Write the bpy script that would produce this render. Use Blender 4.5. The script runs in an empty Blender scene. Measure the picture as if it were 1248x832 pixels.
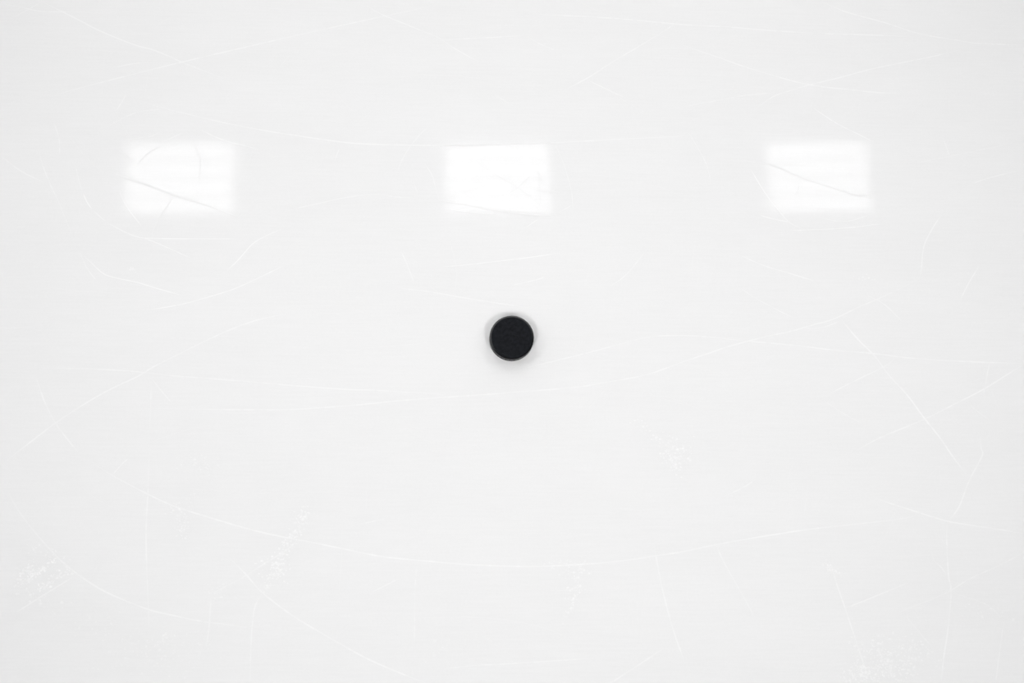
import bpy, bmesh, math, random
from mathutils import Vector, Matrix

random.seed(11)
S = bpy.context.scene
C = S.collection
R = math.radians

# ------------------------------------------------------------------ camera
LENS = 35.0
EYE = Vector((-0.075, -0.285, 1.700))
FWD = (-EYE).normalized()
RGT = FWD.cross(Vector((0, 1, 0))).normalized()
UP = RGT.cross(FWD)
cam_d = bpy.data.cameras.new('camera')
cam_d.lens, cam_d.sensor_width = LENS, 36.0
cam_d.clip_start = 0.02
cam = bpy.data.objects.new('camera', cam_d)
m3 = Matrix((RGT, UP, -FWD)).transposed()
cam.matrix_world = Matrix.Translation(EYE) @ m3.to_4x4()
C.objects.link(cam)
S.camera = cam
FPX = 1248 * LENS / 36.0


def at(px, py, z=0.0):
    """point of the level plane z that stands at a pixel of the 1248x832 photograph"""
    d = RGT * (px - 624) - UP * (py - 416) + FWD * FPX
    return EYE + d * ((z - EYE.z) / d.z)


# ------------------------------------------------------------------ node helpers
def new_mat(name):
    m = bpy.data.materials.new(name)
    m.use_nodes = True
    nt = m.node_tree
    nt.nodes.clear()
    out = nt.nodes.new('ShaderNodeOutputMaterial')
    return m, nt, out


def node(nt, kind, **kw):
    n = nt.nodes.new('ShaderNode' + kind)
    for k, v in kw.items():
        if k in n.inputs:
            n.inputs[k].default_value = v
        else:
            setattr(n, k, v)
    return n


def math_(nt, op, a, b=None, clamp=False):
    n = nt.nodes.new('ShaderNodeMath')
    n.operation, n.use_clamp = op, clamp
    for i, v in enumerate((a, b)):
        if v is None:
            continue
        if isinstance(v, (int, float)):
            n.inputs[i].default_value = v
        else:
            nt.links.new(v, n.inputs[i])
    return n.outputs[0]


def tex_noise(nt, vec, scale, detail=2.0, rough=0.5):
    n = node(nt, 'TexNoise', Scale=scale, Detail=detail, Roughness=rough)
    nt.links.new(vec, n.inputs['Vector'])
    return n.outputs['Fac']


# ------------------------------------------------------------------ ice material
def ice_material():
    m, nt, out = new_mat('white_ice')
    L = nt.links
    tc = node(nt, 'TexCoord').outputs['Object']
    wear_glow = node(nt, 'Attribute', attribute_name='wear_glow').outputs['Fac']
    dull = node(nt, 'Attribute', attribute_name='dull').outputs['Fac']

    # the rink machine leaves faint streaks along the sheet
    mp = node(nt, 'Mapping')
    mp.inputs['Scale'].default_value = (14, 260, 1)
    L.new(tc, mp.inputs['Vector'])
    streak = tex_noise(nt, mp.outputs[0], 1.0, 2.0)
    mp2 = node(nt, 'Mapping')
    mp2.inputs['Scale'].default_value = (1.6, 9, 1)
    L.new(tc, mp2.inputs['Vector'])
    band = tex_noise(nt, mp2.outputs[0], 1.0, 3.0)
    grain = tex_noise(nt, tc, 260.0, 1.0)
    v = math_(nt, 'MULTIPLY', math_(nt, 'SUBTRACT', streak, 0.5), 0.030)
    v = math_(nt, 'ADD', v, math_(nt, 'MULTIPLY', math_(nt, 'SUBTRACT', band, 0.5), 0.030))
    v = math_(nt, 'ADD', v, math_(nt, 'MULTIPLY', math_(nt, 'SUBTRACT', grain, 0.5), 0.022))
    tone = math_(nt, 'ADD', v, 0.800)
    tone = math_(nt, 'ADD', tone, math_(nt, 'MULTIPLY', wear_glow, 0.078))
    col = node(nt, 'CombineColor')
    L.new(math_(nt, 'MULTIPLY', tone, 1.003), col.inputs[0])
    L.new(math_(nt, 'MULTIPLY', tone, 1.000), col.inputs[1])
    L.new(math_(nt, 'MULTIPLY', tone, 0.998), col.inputs[2])

    # polished film with a slight orange-peel and hair-fine scuffs
    fine = tex_noise(nt, tc, 230.0, 2.0, 0.6)
    broad = tex_noise(nt, tc, 60.0, 2.0)
    h = math_(nt, 'ADD', math_(nt, 'MULTIPLY', fine, 0.000024), math_(nt, 'MULTIPLY', broad, 0.000012))
    bump = node(nt, 'Bump', Strength=1.0, Distance=1.0)
    L.new(h, bump.inputs['Height'])

    rn = tex_noise(nt, tc, 120.0, 3.0, 0.7)
    rough = math_(nt, 'ADD', math_(nt, 'MULTIPLY', rn, 0.035), 0.018)
    rough = math_(nt, 'ADD', rough, math_(nt, 'MULTIPLY', dull, 0.33))

    p = node(nt, 'BsdfPrincipled', IOR=1.31)
    L.new(col.outputs[0], p.inputs['Base Color'])
    L.new(rough, p.inputs['Roughness'])
    L.new(bump.outputs[0], p.inputs['Normal'])
    q = node(nt, 'BsdfPrincipled', IOR=1.31, Roughness=0.24)
    L.new(col.outputs[0], q.inputs['Base Color'])
    L.new(bump.outputs[0], q.inputs['Normal'])
    mix = node(nt, 'MixShader', Fac=0.15)
    L.new(p.outputs[0], mix.inputs[1])
    L.new(q.outputs[0], mix.inputs[2])
    L.new(mix.outputs[0], out.inputs['Surface'])
    return m


# ------------------------------------------------------------------ the sheet of ice with its scratches
# one scratch: (strength, width in mm, [photo points]); 'd' ones only dull the polish
SCR = [
    (.50, 1.9, [(60,119),(80,112),(133,98),(165,90),(220,76),(280,62),(345,47),(416,31),(476,18),(530,7)]),
    (.62, 1.9, [(172,124),(200,132),(262,147),(300,155),(340,162),(416,173),(460,176),(510,177),(545,177),(605,175.5),(670,174),(730,171),(790,168),(850,165)]),
    (.42, 2.0, [(52,3),(91,22),(118,36),(146,48),(168,56),(187,61),(209,70),(222,76),(250,87),(278,98)]),
    (.30, 1.7, [(2,5),(30,10),(50,14),(88,15)]),
    (.38, 1.8, [(0,189),(25,208),(57,224)]),
    (.40, 1.6, [(47,183),(53,204),(61,224),(74,252),(88,287)]),
    (.45, 1.4, [(92,202),(96,220),(101,235)]),
    (.85, 1.4, [(101,235),(106,246),(113,256)]),
    (.40, 1.3, [(113,256),(122,264),(130,271)]),
    (.90, 1.4, [(130,271),(149,281),(169,289),(191,290.5),(243,291),(290,291)]),
    (.60, 1.4, [(173,289.5),(186,294),(200,300),(218,308),(232,315)]),
    (.70, 1.5, [(100,309),(113,322),(127,334),(143,339),(167,344),(190,351),(222,360)]),
    (.40, 1.4, [(97,306),(105,325),(118,343)]),
    (.80, 1.4, [(276,330),(290,317),(308,297),(325,287),(345,278)]),
    (.85, 1.4, [(178,378),(220,371),(260,360),(285,352),(312,340),(347,323)]),
    (.55, 2.0, [(0,568),(17,554),(43,534),(68,515),(100,494),(133,475),(167,459),(187,447),(213,434),(247,417),(280,402),(313,390),(355,381)]),
    (.40, 1.9, [(30,447),(80,449),(120,450),(167,453),(200,457),(240,460),(290,464),(350,469),(416,474),(466,476),(516,479),(556,482)]),
    (.50, 1.9, [(176,498),(280,499),(350,499),(416,495),(449,492),(500,487),(556,483),(600,480),(650,476),(700,472),(750,464),(790,456),(832,441),(862,431),(892,421),(930,411),(962,404),(990,396),(1015,389),(1045,375),(1066,366),(1092,354),(1119,340),(1142,329)]),
    (.40, 1.8, [(622,455),(650,446),(700,434),(750,421),(790,411),(840,409),(915,416)]),
    (.52, 2.0, [(880,413),(915,416),(972,421),(1019,427),(1066,431),(1106,436),(1166,440),(1248,443)]),
    (.40, 1.6, [(980,400),(1002,399),(1024,391)]),
    (.45, 2.0, [(43,457),(55,491),(68,516),(83,536),(97,553)]),
    (.72, 2.2, [(97,553),(133,577),(180,602),(213,617),(247,628),(277,637),(313,647),(350,655),(377,660),(416,668),(466,678),(516,683),(576,688),(649,690),(716,687),(766,682),(799,677),(832,672),(875,663),(932,653),(992,644),(1049,638),(1092,633),(1124,628)]),
    (.58, 2.1, [(7,592),(20,618),(40,645),(60,668),(80,688),(107,708),(133,723),(180,742),(213,750),(247,757),(287,762),(312,767)]),
    (.25, 1.8, [(184,470),(183,500),(182,545)]),
    (.50, 1.9, [(182,545),(180,602),(178,648),(179,695),(181,742),(182,764)]),
    (.58, 2.1, [(277,677),(300,700),(320,722),(360,752),(416,785),(449,803),(483,818),(524,834)]),
    (.35, 1.9, [(320,722),(310,742),(306,785),(305,834)]),
    (.30, 1.8, [(257,726),(255,762),(251,790)]),
    (.45, 1.9, [(18,747),(53,725),(92,701)]),
    (.42, 1.7, [(136,580),(147,567),(158,557)]),
    (.35, 1.9, [(258,723),(293,705),(320,688),(353,667),(366,652)]),
    (.40, 1.9, [(536,815),(576,811),(629,808),(676,805),(720,802)]),
    (.42, 1.9, [(741,834),(766,818),(786,805),(808,790)]),
    (.42, 2.0, [(797,662),(799,675),(806,712),(816,752),(824,778),(835,808)]),
    (.22, 1.8, [(509,682),(506,715),(505,790)]),
    (.45, 1.8, [(873,665),(885,690),(905,725),(921,754)]),
    (.50, 1.9, [(1011,682),(1020,712),(1029,738),(1039,768),(1049,798),(1059,828)]),
    (.48, 1.9, [(1030,741),(1065,727),(1109,709)]),
    (.36, 1.9, [(1090,748),(1115,738),(1152,723),(1182,705),(1215,690),(1250,672)]),
    (.58, 2.1, [(1066,607),(1112,622),(1155,635),(1199,642),(1250,650)]),
    (.58, 2.1, [(1154,635),(1154,665),(1156,702),(1159,722),(1155,768),(1150,802),(1147,834)]),
    (.55, 2.0, [(1155,636),(1169,617),(1180,588),(1197,555),(1196,548),(1193,527)]),
    (.75, 2.3, [(1022,386),(1046,414),(1066,434),(1083,457),(1106,482),(1126,509),(1146,534),(1161,556),(1180,581)]),
    (.58, 2.0, [(1042,550),(1073,533),(1126,511),(1166,491),(1199,474),(1236,451),(1250,443)]),
    (.42, 1.8, [(1010,480),(1046,462),(1079,446),(1091,436)]),
    (.36, 1.7, [(1004,488),(1032,506),(1053,517)]),
    (.50, 1.7, [(1057,360),(1079,372),(1101,394)]),
    (.70, 1.6, [(1147,262),(1136,279),(1126,300),(1123,327),(1121,339)]),
    (.50, 1.5, [(1194,323),(1181,344),(1170,366)]),
    (.40, 1.7, [(1206,441),(1201,467),(1198,484)]),
    (.48, 1.9, [(1181,493),(1192,502),(1206,512)]),
    (.65, 1.4, [(902,311),(932,324),(962,333),(994,343)]),
    (.60, 1.5, [(902,351),(922,364),(942,375),(968,388)]),
    (.50, 2.0, [(998,1),(1032,15),(1079,28),(1119,41),(1165,49),(1192,53),(1250,55)]),
    (.42, 2.0, [(640,17),(740,22),(832,30),(885,33),(949,38),(999,41),(1065,43),(1121,46)]),
    (.55, 2.0, [(828,54),(875,70),(912,83),(952,95),(989,104),(1032,109),(1072,113),(1104,114)]),
    (.42, 1.8, [(915,137),(922,132),(942,118),(965,110),(989,103),(1022,95),(1059,85),(1092,78),(1132,70),(1171,61)]),
    (.30, 1.8, [(830,131),(872,123),(912,116),(947,113)]),
    (.60, 1.5, [(990,131),(1019,150),(1045,163),(1067,174)]),
    (.50, 1.6, [(838,160),(852,183),(862,203),(866,222)]),
    (.32, 1.8, [(1110,200),(1159,190),(1192,183),(1229,176)]),
    (.48, 1.8, [(1182,224),(1212,215),(1242,208)]),
    (.30, 1.6, [(1148,165),(1158,192)]),
    (.85, 1.4, [(914,205),(933,236),(947,254),(962,271),(980,280)]),
    (.70, 1.4, [(925,262),(943,267),(964,271)]),
    (.90, 1.4, [(962,281),(992,280),(1023,278.5),(1045,276.5),(1064,274),(1078,273)]),
    (.55, 1.4, [(243,157),(263,167),(283,174),(304,179),(318,184)]),
    (.70, 1.3, [(145,231),(151,246),(161,261),(174,277)]),
    (.45, 1.3, [(210,243),(200,256),(189,275),(184,289)]),
    (.60, 1.2, [(549,255.5),(571,258.5),(604,261)]),
    (.45, 1.3, [(517,198),(526.5,213.5),(530.6,228),(536,246)]),
    (.55, 1.3, [(504.5,223),(507,230),(509.5,238)]),
    (.70, 1.4, [(521,155),(510,166),(498,181),(490,195),(484,209)]),
    (.45, 1.3, [(675,173),(686,197),(693,220),(697,238),(698,258)]),
    (.45, 1.3, [(640,278),(650,271),(660,265)]),
    (.35, 1.3, [(681,259),(690,254),(698,249)]),
    (.50, 1.8, [(687,110),(716,95),(749,74),(793,48),(834,22)]),
    (.60, 1.5, [(717,98),(742,110),(761,119)]),
    (.50, 1.7, [(534,50),(559,48),(584,46.5),(625,44.5),(640,44)]),
    (.40, 1.8, [(444,5),(462,16),(505,34),(534,46),(547,55),(564,65),(586,77)]),
    (.32, 1.6, [(600,114),(612,121),(627,130)]),
    (.35, 1.7, [(642,45),(661,55),(678,62)]),
    (.60, 1.4, [(489,306),(498,327),(505,346)]),
    (.80, 1.4, [(536,325.5),(566,323),(610,318),(650,313),(684,308)]),
    (.42, 1.5, [(624,348),(657,340),(664,337)]),
    (.42, 1.7, [(480,350),(526,356),(566,363),(603,369),(645,375)]),
    (.48, 1.5, [(786,307),(770,327),(757,340),(741,350)]),
    (.45, 1.5, [(154,114),(148,125),(140,137)]),
    (.45, 1.9, [(51,2),(34,12),(15,22)]),
    (.32, 1.6, [(136,83),(168,77),(192,77)]),
    (.34, 1.7, [(345,259),(361,254),(388,248),(420,241),(455,237),(484,240),(515,242)]),
    (.35, 1.4, [(415,178),(411,187),(408,196)]),
    (.50, 1.3, [(153,170),(164,169),(177,167)]),
    (.55, 1.3, [(179,168),(187,165),(195,160)]),
    (.40, 1.3, [(196,173),(209,168),(224,161)]),
    (.32, 1.4, [(131,154),(150,144),(167,137),(185,134),(202,133)]),
    (.45, 1.8, [(1137,683),(1147,691),(1154,702)]),
    (.40, 1.8, [(1159,722),(1185,730),(1205,738),(1221,754)]),
    (.36, 1.8, [(1103,750),(1122,772),(1137,790)]),
    (.30, 1.8, [(1223,758),(1215,818),(1214,834)]),
    (.32, 1.8, [(880,606),(895,599),(909,592),(920,584)]),
    (.30, 1.8, [(432,639),(450,636),(472,631)]),
    (.32, 1.8, [(555,751),(616,755),(663,765),(695,778)]),
    (.24, 1.8, [(452,722),(468,714),(486,705)]),
    (.25, 1.8, [(185,462),(198,478),(210,492)]),
    (.55, 1.2, [(1000,266),(1030,270),(1060,262)]),
    (.28, 1.7, [(66,150),(72,170),(73,190)]),
]
DULL = [
    (1.0, 1.2, [(930,197.5),(951,205),(982,218),(1013,228),(1045,238),(1070,242.5)]),
    (1.0, 1.7, [(130,208),(151,216),(181,226),(212,238),(243,247),(263,254),(290,265)]),
    (.70, 1.1, [(236,176),(243,189),(244,207),(241,223)]),
    (.55, 1.1, [(211,241),(200,256),(192,269)]),
    (1.0, 1.4, [(535,244.5),(571,250),(602,256),(633,260.5),(657,263),(676,262.5)]),
    (.55, 1.0, [(584,199),(606,213.5),(631,228),(659,250)]),
    (.45, 1.0, [(656,206),(658,226),(659,248)]),
    (.45, 1.0, [(619,236),(632,227),(648,212)]),
    (1.0, 1.3, [(540,177.2),(605,175.7),(672,174)]),
    (.40, 1.0, [(975,223),(973,231),(970,237)]),
    (.40, 1.0, [(168,199),(180,187),(196,178)]),
]
# rough snow dust, plus lamp glow painted as flakes along the lower edge: centre, half length, half width, direction (deg, photo), number, strength
FROST_GLOW = [
    ((33,697), 16, 13, -45, 42, .55), ((46,697), 24, 4, -35, 40, .85), ((55,712), 20, 4, -35, 30, .7), ((74,699), 16, 8, -20, 26, .55), ((48,730), 34, 9, 20, 22, .35),
    ((60,675), 30, 9, 25, 26, .4),
    ((367,634), 22, 8, -62, 44, .6), ((352,662), 22, 8, -55, 46, .6), ((338,693), 20, 14, -20, 60, .6), ((326,712), 14, 4, -65, 14, .4),
    ((822,550), 24, 16, 30, 70, .55), ((786,521), 18, 7, 40, 18, .5), ((820,566), 14, 8, 60, 26, .5),
    ((703,708), 26, 9, -70, 46, .5), ((697,737), 20, 4, -60, 16, .5), ((690,692), 30, 12, 10, 30, .3),
    ((222,640), 24, 9, 80, 40, .45), ((240,565), 26, 12, 10, 26, .35), ((226,612), 30, 6, -25, 20, .3),
    ((1080,806), 40, 22, 20, 190, .42), ((1050,822), 22, 14, 0, 90, .5), ((1115,790), 34, 16, 25, 70, .32),  # glow round the right near lamp's reflection, painted as pale flakes
    ((1012,692), 10, 7, 10, 16, .6), ((1022,698), 8, 3, 0, 8, .5),
    ((200,800), 70, 26, -5, 70, .25), ((190,785), 30, 6, -30, 16, .35), ((130,770), 60, 20, 10, 26, .25),  # same for the left near lamp: its glow painted in
    ((1200,745), 26, 12, 20, 24, .3), ((265,720), 16, 16, 0, 14, .3), ((560,790), 60, 20, -10, 20, .2),
    ((160,328), 8, 3, 0, 8, .5), ((1055,338), 12, 4, 0, 10, .35),
]


def spline(pts, step):
    """Catmull-Rom through the points, sampled about every `step`"""
    P = [pts[0] * 2 - pts[1]] + list(pts) + [pts[-1] * 2 - pts[-2]]
    out = []
    for i in range(1, len(P) - 2):
        p0, p1, p2, p3 = P[i - 1:i + 3]
        n = max(2, int((p2 - p1).length / step))
        for k in range(n):
            t = k / n
            out.append(0.5 * (2 * p1 + (p2 - p0) * t + (2 * p0 - 5 * p1 + 4 * p2 - p3) * t * t + (3 * p1 - p0 - 3 * p2 + p3) * t ** 3))
    out.append(P[-2].copy())
    return out


class Sheet:
    def __init__(self):
        self.v, self.f, self.w, self.d = [], [], [], []

    def vert(self, p, w=0.0, d=0.0):
        self.v.append(tuple(p)); self.w.append(w); self.d.append(d)
        return len(self.v) - 1

    def groove(self, pts, width, wear_glow, dull, base=0.00006, rise=0.00010, step=0.006):
        q = spline(pts, step)
        n = len(q)
        if n < 3:
            return
        rows = []
        wob = 1.0
        for i, p in enumerate(q):
            t = (q[min(i + 1, n - 1)] - q[max(i - 1, 0)]).normalized()
            s = Vector((-t.y, t.x, 0))
            u = i / (n - 1)
            taper = min(1.0, u / 0.10, (1 - u) / 0.10)
            taper = max(0.0, taper) ** 0.7
            wob = 0.7 * wob + 0.3 * random.uniform(0.45, 1.5)
            hw = width * 0.5 * (0.35 + 0.65 * taper) * (0.8 + 0.2 * wob)
            a, b = wear_glow * taper * wob, dull * taper * min(1.0, wob)
            rows.append([self.vert(p - s * hw + Vector((0, 0, base)), a * 0.55, b),
                         self.vert(p + Vector((0, 0, base + rise)), a, b),
                         self.vert(p + s * hw + Vector((0, 0, base)), a * 0.55, b)])
        for r0, r1 in zip(rows, rows[1:]):
            for k in (0, 1):
                self.f.append((r0[k + 1], r0[k], r1[k], r1[k + 1]))

    def flake(self, p, r, wear_glow, dull, z=0.00022):
        n = random.randint(5, 7)
        a0 = random.uniform(0, 6.28)
        sx, sy = random.uniform(0.6, 1.5), random.uniform(0.6, 1.2)
        c = self.vert((p.x, p.y, z + r * 0.08), wear_glow, dull)
        ring = []
        for k in range(n):
            a = a0 + k * 2 * math.pi / n
            q = r * random.uniform(0.7, 1.25)
            ring.append(self.vert((p.x + math.cos(a) * q * sx, p.y + math.sin(a) * q * sy, z), wear_glow * 0.35, dull * 0.6))
        for k in range(n):
            self.f.append((c, ring[k], ring[(k + 1) % n]))


sh = Sheet()
HX, HY0, HY1 = 9.0, -6.0, 8.0
# the slab itself
top = [sh.vert(p) for p in ((-HX, HY0, 0), (HX, HY0, 0), (HX, HY1, 0), (-HX, HY1, 0))]
bot = [sh.vert(p) for p in ((-HX, HY0, -0.04), (HX, HY0, -0.04), (HX, HY1, -0.04), (-HX, HY1, -0.04))]
sh.f.append(tuple(top))
sh.f.append(tuple(reversed(bot)))
for k in range(4):
    sh.f.append((top[k], bot[k], bot[(k + 1) % 4], top[(k + 1) % 4]))
lift = 0.00004
for st, w, pts in SCR:
    sh.groove([at(*p) for p in pts], w * 0.00125, st * (0.72 if w > 1.55 else 0.9), 0.75, base=lift)  # scratches by the lamps are painted paler to hold their glint
    lift += 0.0000012
for st, w, pts in DULL:
    sh.groove([at(*p) for p in pts], w * 0.0016, 0.0, st, base=lift, rise=0.00012)
    lift += 0.0000012
# hair-fine skate and broom scuffs all over the sheet, in every direction
for _ in range(760):
    p = Vector((random.uniform(-1.5, 1.5), random.uniform(-1.1, 1.2), 0))
    if p.length < 0.06:
        continue
    a = random.gauss(0, 0.45) if random.random() < 0.5 else random.uniform(0, math.pi)
    ln = random.uniform(0.02, 0.14)
    d = Vector((math.cos(a), math.sin(a), 0))
    s = Vector((-d.y, d.x, 0)) * random.uniform(-0.08, 0.08) * ln
    pts = [p - d * ln / 2, p + s, p + d * ln / 2]
    if min(q.length for q in pts) < 0.05:
        continue
    sh.groove(pts, random.uniform(0.0007, 0.0013), random.uniform(0.05, 0.22), 0.4, base=lift, rise=0.00006, step=0.008)
    lift += 0.0000002
for (cx, cy), a, b, ang, n, st in FROST_GLOW:
    ca, sa = math.cos(R(ang)), math.sin(R(ang))
    for _ in range(int(n * 1.7)):
        u, w = random.gauss(0, 0.5) * a, random.gauss(0, 0.5) * b
        p = at(cx + u * ca - w * sa, cy + u * sa + w * ca)
        sh.flake(p, random.uniform(0.0008, 0.0024), st * random.uniform(0.5, 2.3), 0.7)
# tiny pits that break the polish
for px, py in ((1013,243),(1052,246),(996,237),(569,240),(554,217),(225,223),(192,228),(215,229),(1007,222),(617,196),(572,188)):
    sh.flake(at(px, py), 0.0013, -0.25, 0.8)

me = bpy.data.meshes.new('ice_sheet')
me.from_pydata(sh.v, [], sh.f)
for nm, vals in (('wear_glow', sh.w), ('dull', sh.d)):
    at_ = me.attributes.new(nm, 'FLOAT', 'POINT')
    at_.data.foreach_set('value', vals)
for i, pl in enumerate(me.polygons):
    pl.use_smooth = i > 5
me.materials.append(ice_material())
me.update()
floor = bpy.data.objects.new('floor', me)
floor['kind'] = 'structure'
floor['label'] = 'scratched glossy white ice of the rink'
C.objects.link(floor)


# ------------------------------------------------------------------ the puck
def rubber_material(name, lo, hi, rough, spec):
    m, nt, out = new_mat(name)
    L = nt.links
    tc = node(nt, 'TexCoord').outputs['Object']
    mott = tex_noise(nt, tc, 190.0, 3.0, 0.6)
    ramp = node(nt, 'ValToRGB')
    ramp.color_ramp.elements[0].position, ramp.color_ramp.elements[1].position = 0.32, 0.70
    ramp.color_ramp.elements[0].color = lo + (1,)
    ramp.color_ramp.elements[1].color = hi + (1,)
    L.new(mott, ramp.inputs[0])
    fine = tex_noise(nt, tc, 900.0, 2.0)
    bump = node(nt, 'Bump', Strength=0.5, Distance=0.00004)
    L.new(fine, bump.inputs['Height'])
    p = node(nt, 'BsdfPrincipled', Roughness=rough, IOR=1.45)
    p.inputs['Specular IOR Level'].default_value = spec
    L.new(ramp.outputs[0], p.inputs['Base Color'])
    L.new(bump.outputs[0], p.inputs['Normal'])
    L.new(p.outputs[0], out.inputs['Surface'])
    return m


RUBBER = rubber_material('black_rubber', (0.0044, 0.0050, 0.0066), (0.0110, 0.0120, 0.0150), 0.60, 0.10)
EDGE = rubber_material('shaded_rubber_edge', (0.0006, 0.0008, 0.0016), (0.0020, 0.0024, 0.0040), 0.17, 1.0)
KNURL = rubber_material('knurled_rubber', (0.010, 0.0108, 0.0122), (0.021, 0.022, 0.0245), 0.42, 0.45)  # base lightened to paint in the ice's reflection on the side


def revolve(name, prof, mat, N=192, knurl=False, close=()):
    """prof: (radius, height) from the bottom to the top; close = ends shut with a disc"""
    v, f = [], []
    for i, (r, z) in enumerate(prof):
        for j in range(N):
            a = j * 2 * math.pi / N
            # diamond knurling pressed into the edge band
            dip = 0.00040 if knurl and 0 < i < len(prof) - 1 and ((i + j // 2) % 3 == 0 or (i - j // 2) % 3 == 0) else 0
            v.append(((r - dip) * math.cos(a), (r - dip) * math.sin(a), z))
    for i in range(len(prof) - 1):
        for j in range(N):
            a, b = i * N + j, i * N + (j + 1) % N
            f.append((a, b, b + N, a + N))
    if 'bottom' in close:
        v.append((0, 0, prof[0][1]))
        for j in range(N):
            f.append((len(v) - 1, (j + 1) % N, j))
    if 'top' in close:
        v.append((0, 0, prof[-1][1]))
        last = (len(prof) - 1) * N
        for j in range(N):
            f.append((len(v) - 1, last + j, last + (j + 1) % N))
    me = bpy.data.meshes.new(name)
    me.from_pydata(v, [], f)
    for p in me.polygons:
        p.use_smooth = True
    me.set_sharp_from_angle(angle=R(30))
    me.materials.append(mat)
    o = bpy.data.objects.new(name, me)
    C.objects.link(o)
    return o


def make_puck():
    RAD, H, B, D, E = 0.0379, 0.0254, 0.0029, 0.0022, 0.0004
    core = RAD - 0.0012
    # a flat chamfer with slightly rounded corners, then the flat face
    low = [(RAD - B, 0.0), (RAD - E, D - D / B * E), (RAD - 0.0001, D), (RAD, D + E), (RAD, D + 0.0007)]
    up_ = [(r, H - z) for r, z in reversed(low)]
    prof = ([(0.012, 0.0003), (0.028, 0.0003)] + low + [(core, D + 0.0008), (core, H - D - 0.0008)] + up_
            + [(RAD - B - 0.0012, H), (RAD * 0.6, H), (RAD * 0.25, H)])
    o = revolve('hockey_puck', prof, RUBBER, close=('bottom', 'top'))
    z0, z1, n = D + 0.0007, H - D - 0.0007, 18
    # the chamfer is shinier than the face, its base darkened to paint shade
    o.data.materials.append(EDGE)
    for p in o.data.polygons:
        r = Vector(p.center[:2]).length
        if r > RAD - B + E * 0.3 and abs(p.center.z - H / 2) > H / 2 - D - E * 0.5 and r < RAD + E:
            p.material_index = 1
    band = revolve('knurled_band', [(core + 0.0001, z0)] + [(RAD + 0.0002, z0 + (z1 - z0) * k / n) for k in range(n + 1)] + [(core + 0.0001, z1)], KNURL, knurl=True)
    band.parent = o
    band['label'] = 'dull dark grey textured band round the edge'
    return o


puck = make_puck()
puck.location = (-0.0014, 0.0031, 0.0)
puck['label'] = 'round black rubber hockey puck lying flat on the scratched white ice'
puck['category'] = 'puck'


# ------------------------------------------------------------------ roof of the hall and its three lights
def box(bm, x0, x1, y0, y1, z0, z1):
    vs = [bm.verts.new(p) for p in ((x0, y0, z0), (x1, y0, z0), (x1, y1, z0), (x0, y1, z0),
                                    (x0, y0, z1), (x1, y0, z1), (x1, y1, z1), (x0, y1, z1))]
    for q in ((3, 2, 1, 0), (4, 5, 6, 7), (0, 1, 5, 4), (1, 2, 6, 5), (2, 3, 7, 6), (3, 0, 4, 7)):
        bm.faces.new([vs[i] for i in q])


def obj(name, bm, mat, parent=None):
    me = bpy.data.meshes.new(name)
    bm.to_mesh(me); bm.free()
    me.materials.append(mat)
    o = bpy.data.objects.new(name, me)
    o.parent = parent
    C.objects.link(o)
    return o


def plain(name, col, rough, scale=30):
    m, nt, out = new_mat(name)
    tc = node(nt, 'TexCoord').outputs['Object']
    n = tex_noise(nt, tc, scale, 2.0)
    r = node(nt, 'ValToRGB')
    r.color_ramp.elements[0].color = tuple(c * 0.96 for c in col) + (1,)
    r.color_ramp.elements[1].color = tuple(min(1, c * 1.04) for c in col) + (1,)
    nt.links.new(n, r.inputs[0])
    p = node(nt, 'BsdfPrincipled', Roughness=rough)
    nt.links.new(r.outputs[0], p.inputs['Base Color'])
    nt.links.new(p.outputs[0], out.inputs['Surface'])
    return m


LAMP_Z = 8.0
bm = bmesh.new()
box(bm, -10, 10, -7, 9, LAMP_Z + 0.10, LAMP_Z + 0.22)
roof = obj('ceiling', bm, plain('ceiling_panels', (0.20, 0.20, 0.205), 0.8, 4))
roof['kind'] = 'structure'

enamel = plain('white_enamel', (0.88, 0.88, 0.88), 0.6)
glow, nt, out = new_mat('fluorescent_tube')
em = node(nt, 'Emission', Strength=8.6)
em.inputs['Color'].default_value = (1.0, 1.0, 1.0, 1)
nt.links.new(em.outputs[0], out.inputs['Surface'])

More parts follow.
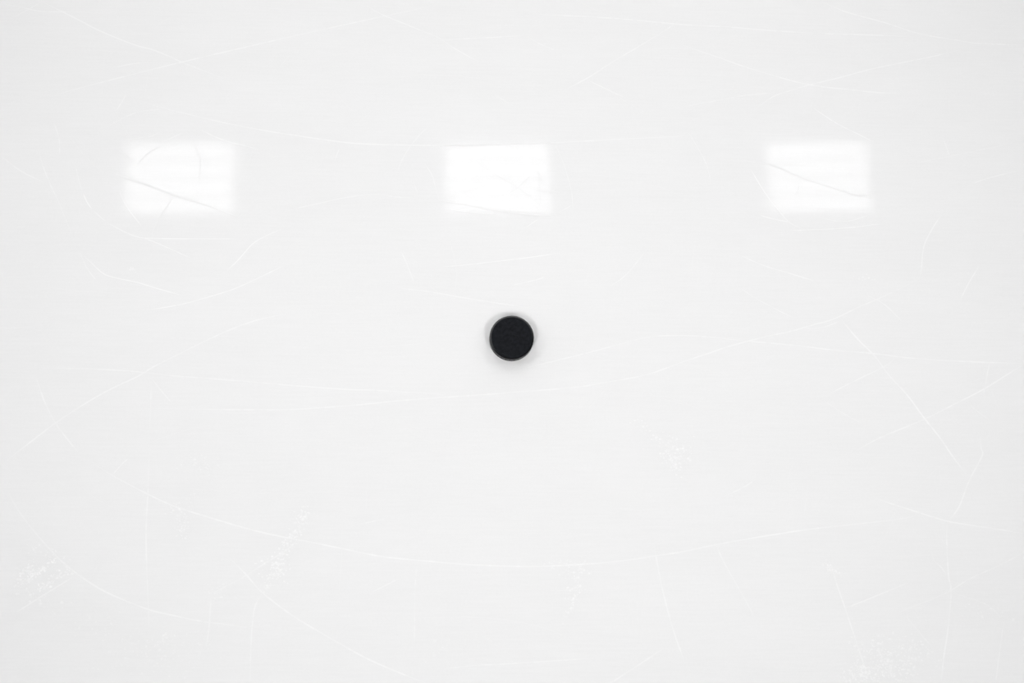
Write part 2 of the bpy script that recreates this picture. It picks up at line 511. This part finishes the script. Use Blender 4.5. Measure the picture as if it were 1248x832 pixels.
W2, H2 = 0.535, 0.365
spots = [(-2.981, 2.985, 'left'), (0.210, 3.035, 'above the puck'), (3.528, 3.100, 'right'),
         (-2.90, -2.52, None), (0.31, -2.47, None), (3.62, -2.37, None)]
proto = None
for x, y, which in spots:
    if proto is None:
        root = bpy.data.objects.new('ceiling_light', None)
        C.objects.link(root)
        bm = bmesh.new()
        box(bm, -W2, W2, -H2, H2, 0.075, 0.10)                    # back tray
        for q in ((-W2 - .02, -W2, -H2 - .02, H2 + .02), (W2, W2 + .02, -H2 - .02, H2 + .02),
                  (-W2, W2, -H2 - .02, -H2), (-W2, W2, H2, H2 + .02)):
            box(bm, *q, 0.02, 0.10)                               # upstand round the tray
        obj('housing', bm, enamel, root)
        for k in range(4):
            yy = (k - 1.5) * 0.190
            bm = bmesh.new()
            n = 16
            ra, rb = [], []
            for j in range(n):
                a = j * 2 * math.pi / n
                c, s = math.cos(a) * 0.061, math.sin(a) * 0.022
                ra.append(bm.verts.new((-W2 + 0.012, yy + c, 0.04 + s)))
                rb.append(bm.verts.new((W2 - 0.012, yy + c, 0.04 + s)))
            for j in range(n):
                bm.faces.new((ra[j], ra[(j + 1) % n], rb[(j + 1) % n], rb[j]))
            bm.faces.new(list(reversed(ra))); bm.faces.new(rb)
            bmesh.ops.recalc_face_normals(bm, faces=bm.faces)
            obj('tube', bm, glow, root)
        proto = root
    else:
        root = proto.copy()
        C.objects.link(root)
        for ch in list(proto.children):
            c = ch.copy()
            c.parent = root
            C.objects.link(c)
    root.location = (x, y, LAMP_Z)
    root.rotation_euler.z = R(1.0)
    root['category'] = 'light'
    root['group'] = 'ceiling lights mirrored in the ice' if which else 'ceiling lights behind the camera'
    root['label'] = {'left': 'white four tube ceiling light mirrored in the ice at left',
                     'above the puck': 'white four tube ceiling light mirrored in the ice above the puck',
                     'right': 'white four tube ceiling light mirrored in the ice at right',
                     None: 'white four tube ceiling light in the row behind the camera'}[which]

# ------------------------------------------------------------------ added ambient gradient and unseen spots
w = bpy.data.worlds.new('hall')
S.world = w
w.use_nodes = True
# ambient gradient added to light the puck's far rim and darken its near rim
wn = w.node_tree
bg = wn.nodes['Background']
bg.inputs[0].default_value = (0.985, 0.99, 1.0, 1)
wt = wn.nodes.new('ShaderNodeTexCoord')
wx = wn.nodes.new('ShaderNodeVectorMath')
wx.operation = 'DOT_PRODUCT'
wx.inputs[1].default_value = (-0.38, 0.92, 0.0)
wr = wn.nodes.new('ShaderNodeMapRange')
wr.inputs['From Min'].default_value, wr.inputs['From Max'].default_value = -0.55, 0.75
wr.inputs['To Min'].default_value, wr.inputs['To Max'].default_value = 0.13, 1.06
wr.interpolation_type = 'SMOOTHSTEP'
wn.links.new(wt.outputs['Generated'], wx.inputs[0])
wn.links.new(wx.outputs['Value'], wr.inputs[0])
wn.links.new(wr.outputs[0], bg.inputs[1])


def added_spot(x, y, z, watts, ang, blend, aim):  # added unseen spots: brighten the ice and let it dim towards the corners
    d = bpy.data.lights.new('unseen_fill_spot', 'SPOT')
    d.energy, d.spot_size, d.spot_blend, d.shadow_soft_size = watts, R(ang), blend, 0.85
    o = bpy.data.objects.new('unseen_fill_spot', d)
    o.location = (x, y, z)
    o.rotation_euler = (Vector((0.02, aim, 0)) - o.location).to_track_quat('-Z', 'Y').to_euler()
    C.objects.link(o)


for x, y, watts, aim in ((-2.4, 5.8, 325, 0.0), (2.6, 5.8, 325, 0.0), (-2.4, -3.4, 735, 0.17), (2.6, -3.4, 735, 0.17),
                         (-6.1, 1.2, 360, 0.13), (6.7, 1.2, 305, 0.13)):
    added_spot(x, y, 6.8, watts * 1.030, 31.4, 1.0, aim)

S.view_settings.view_transform = 'Standard'
S.view_settings.look = 'None'
S.view_settings.gamma = 1
S.view_settings.use_curve_mapping = False
S.view_settings.exposure = 0.0
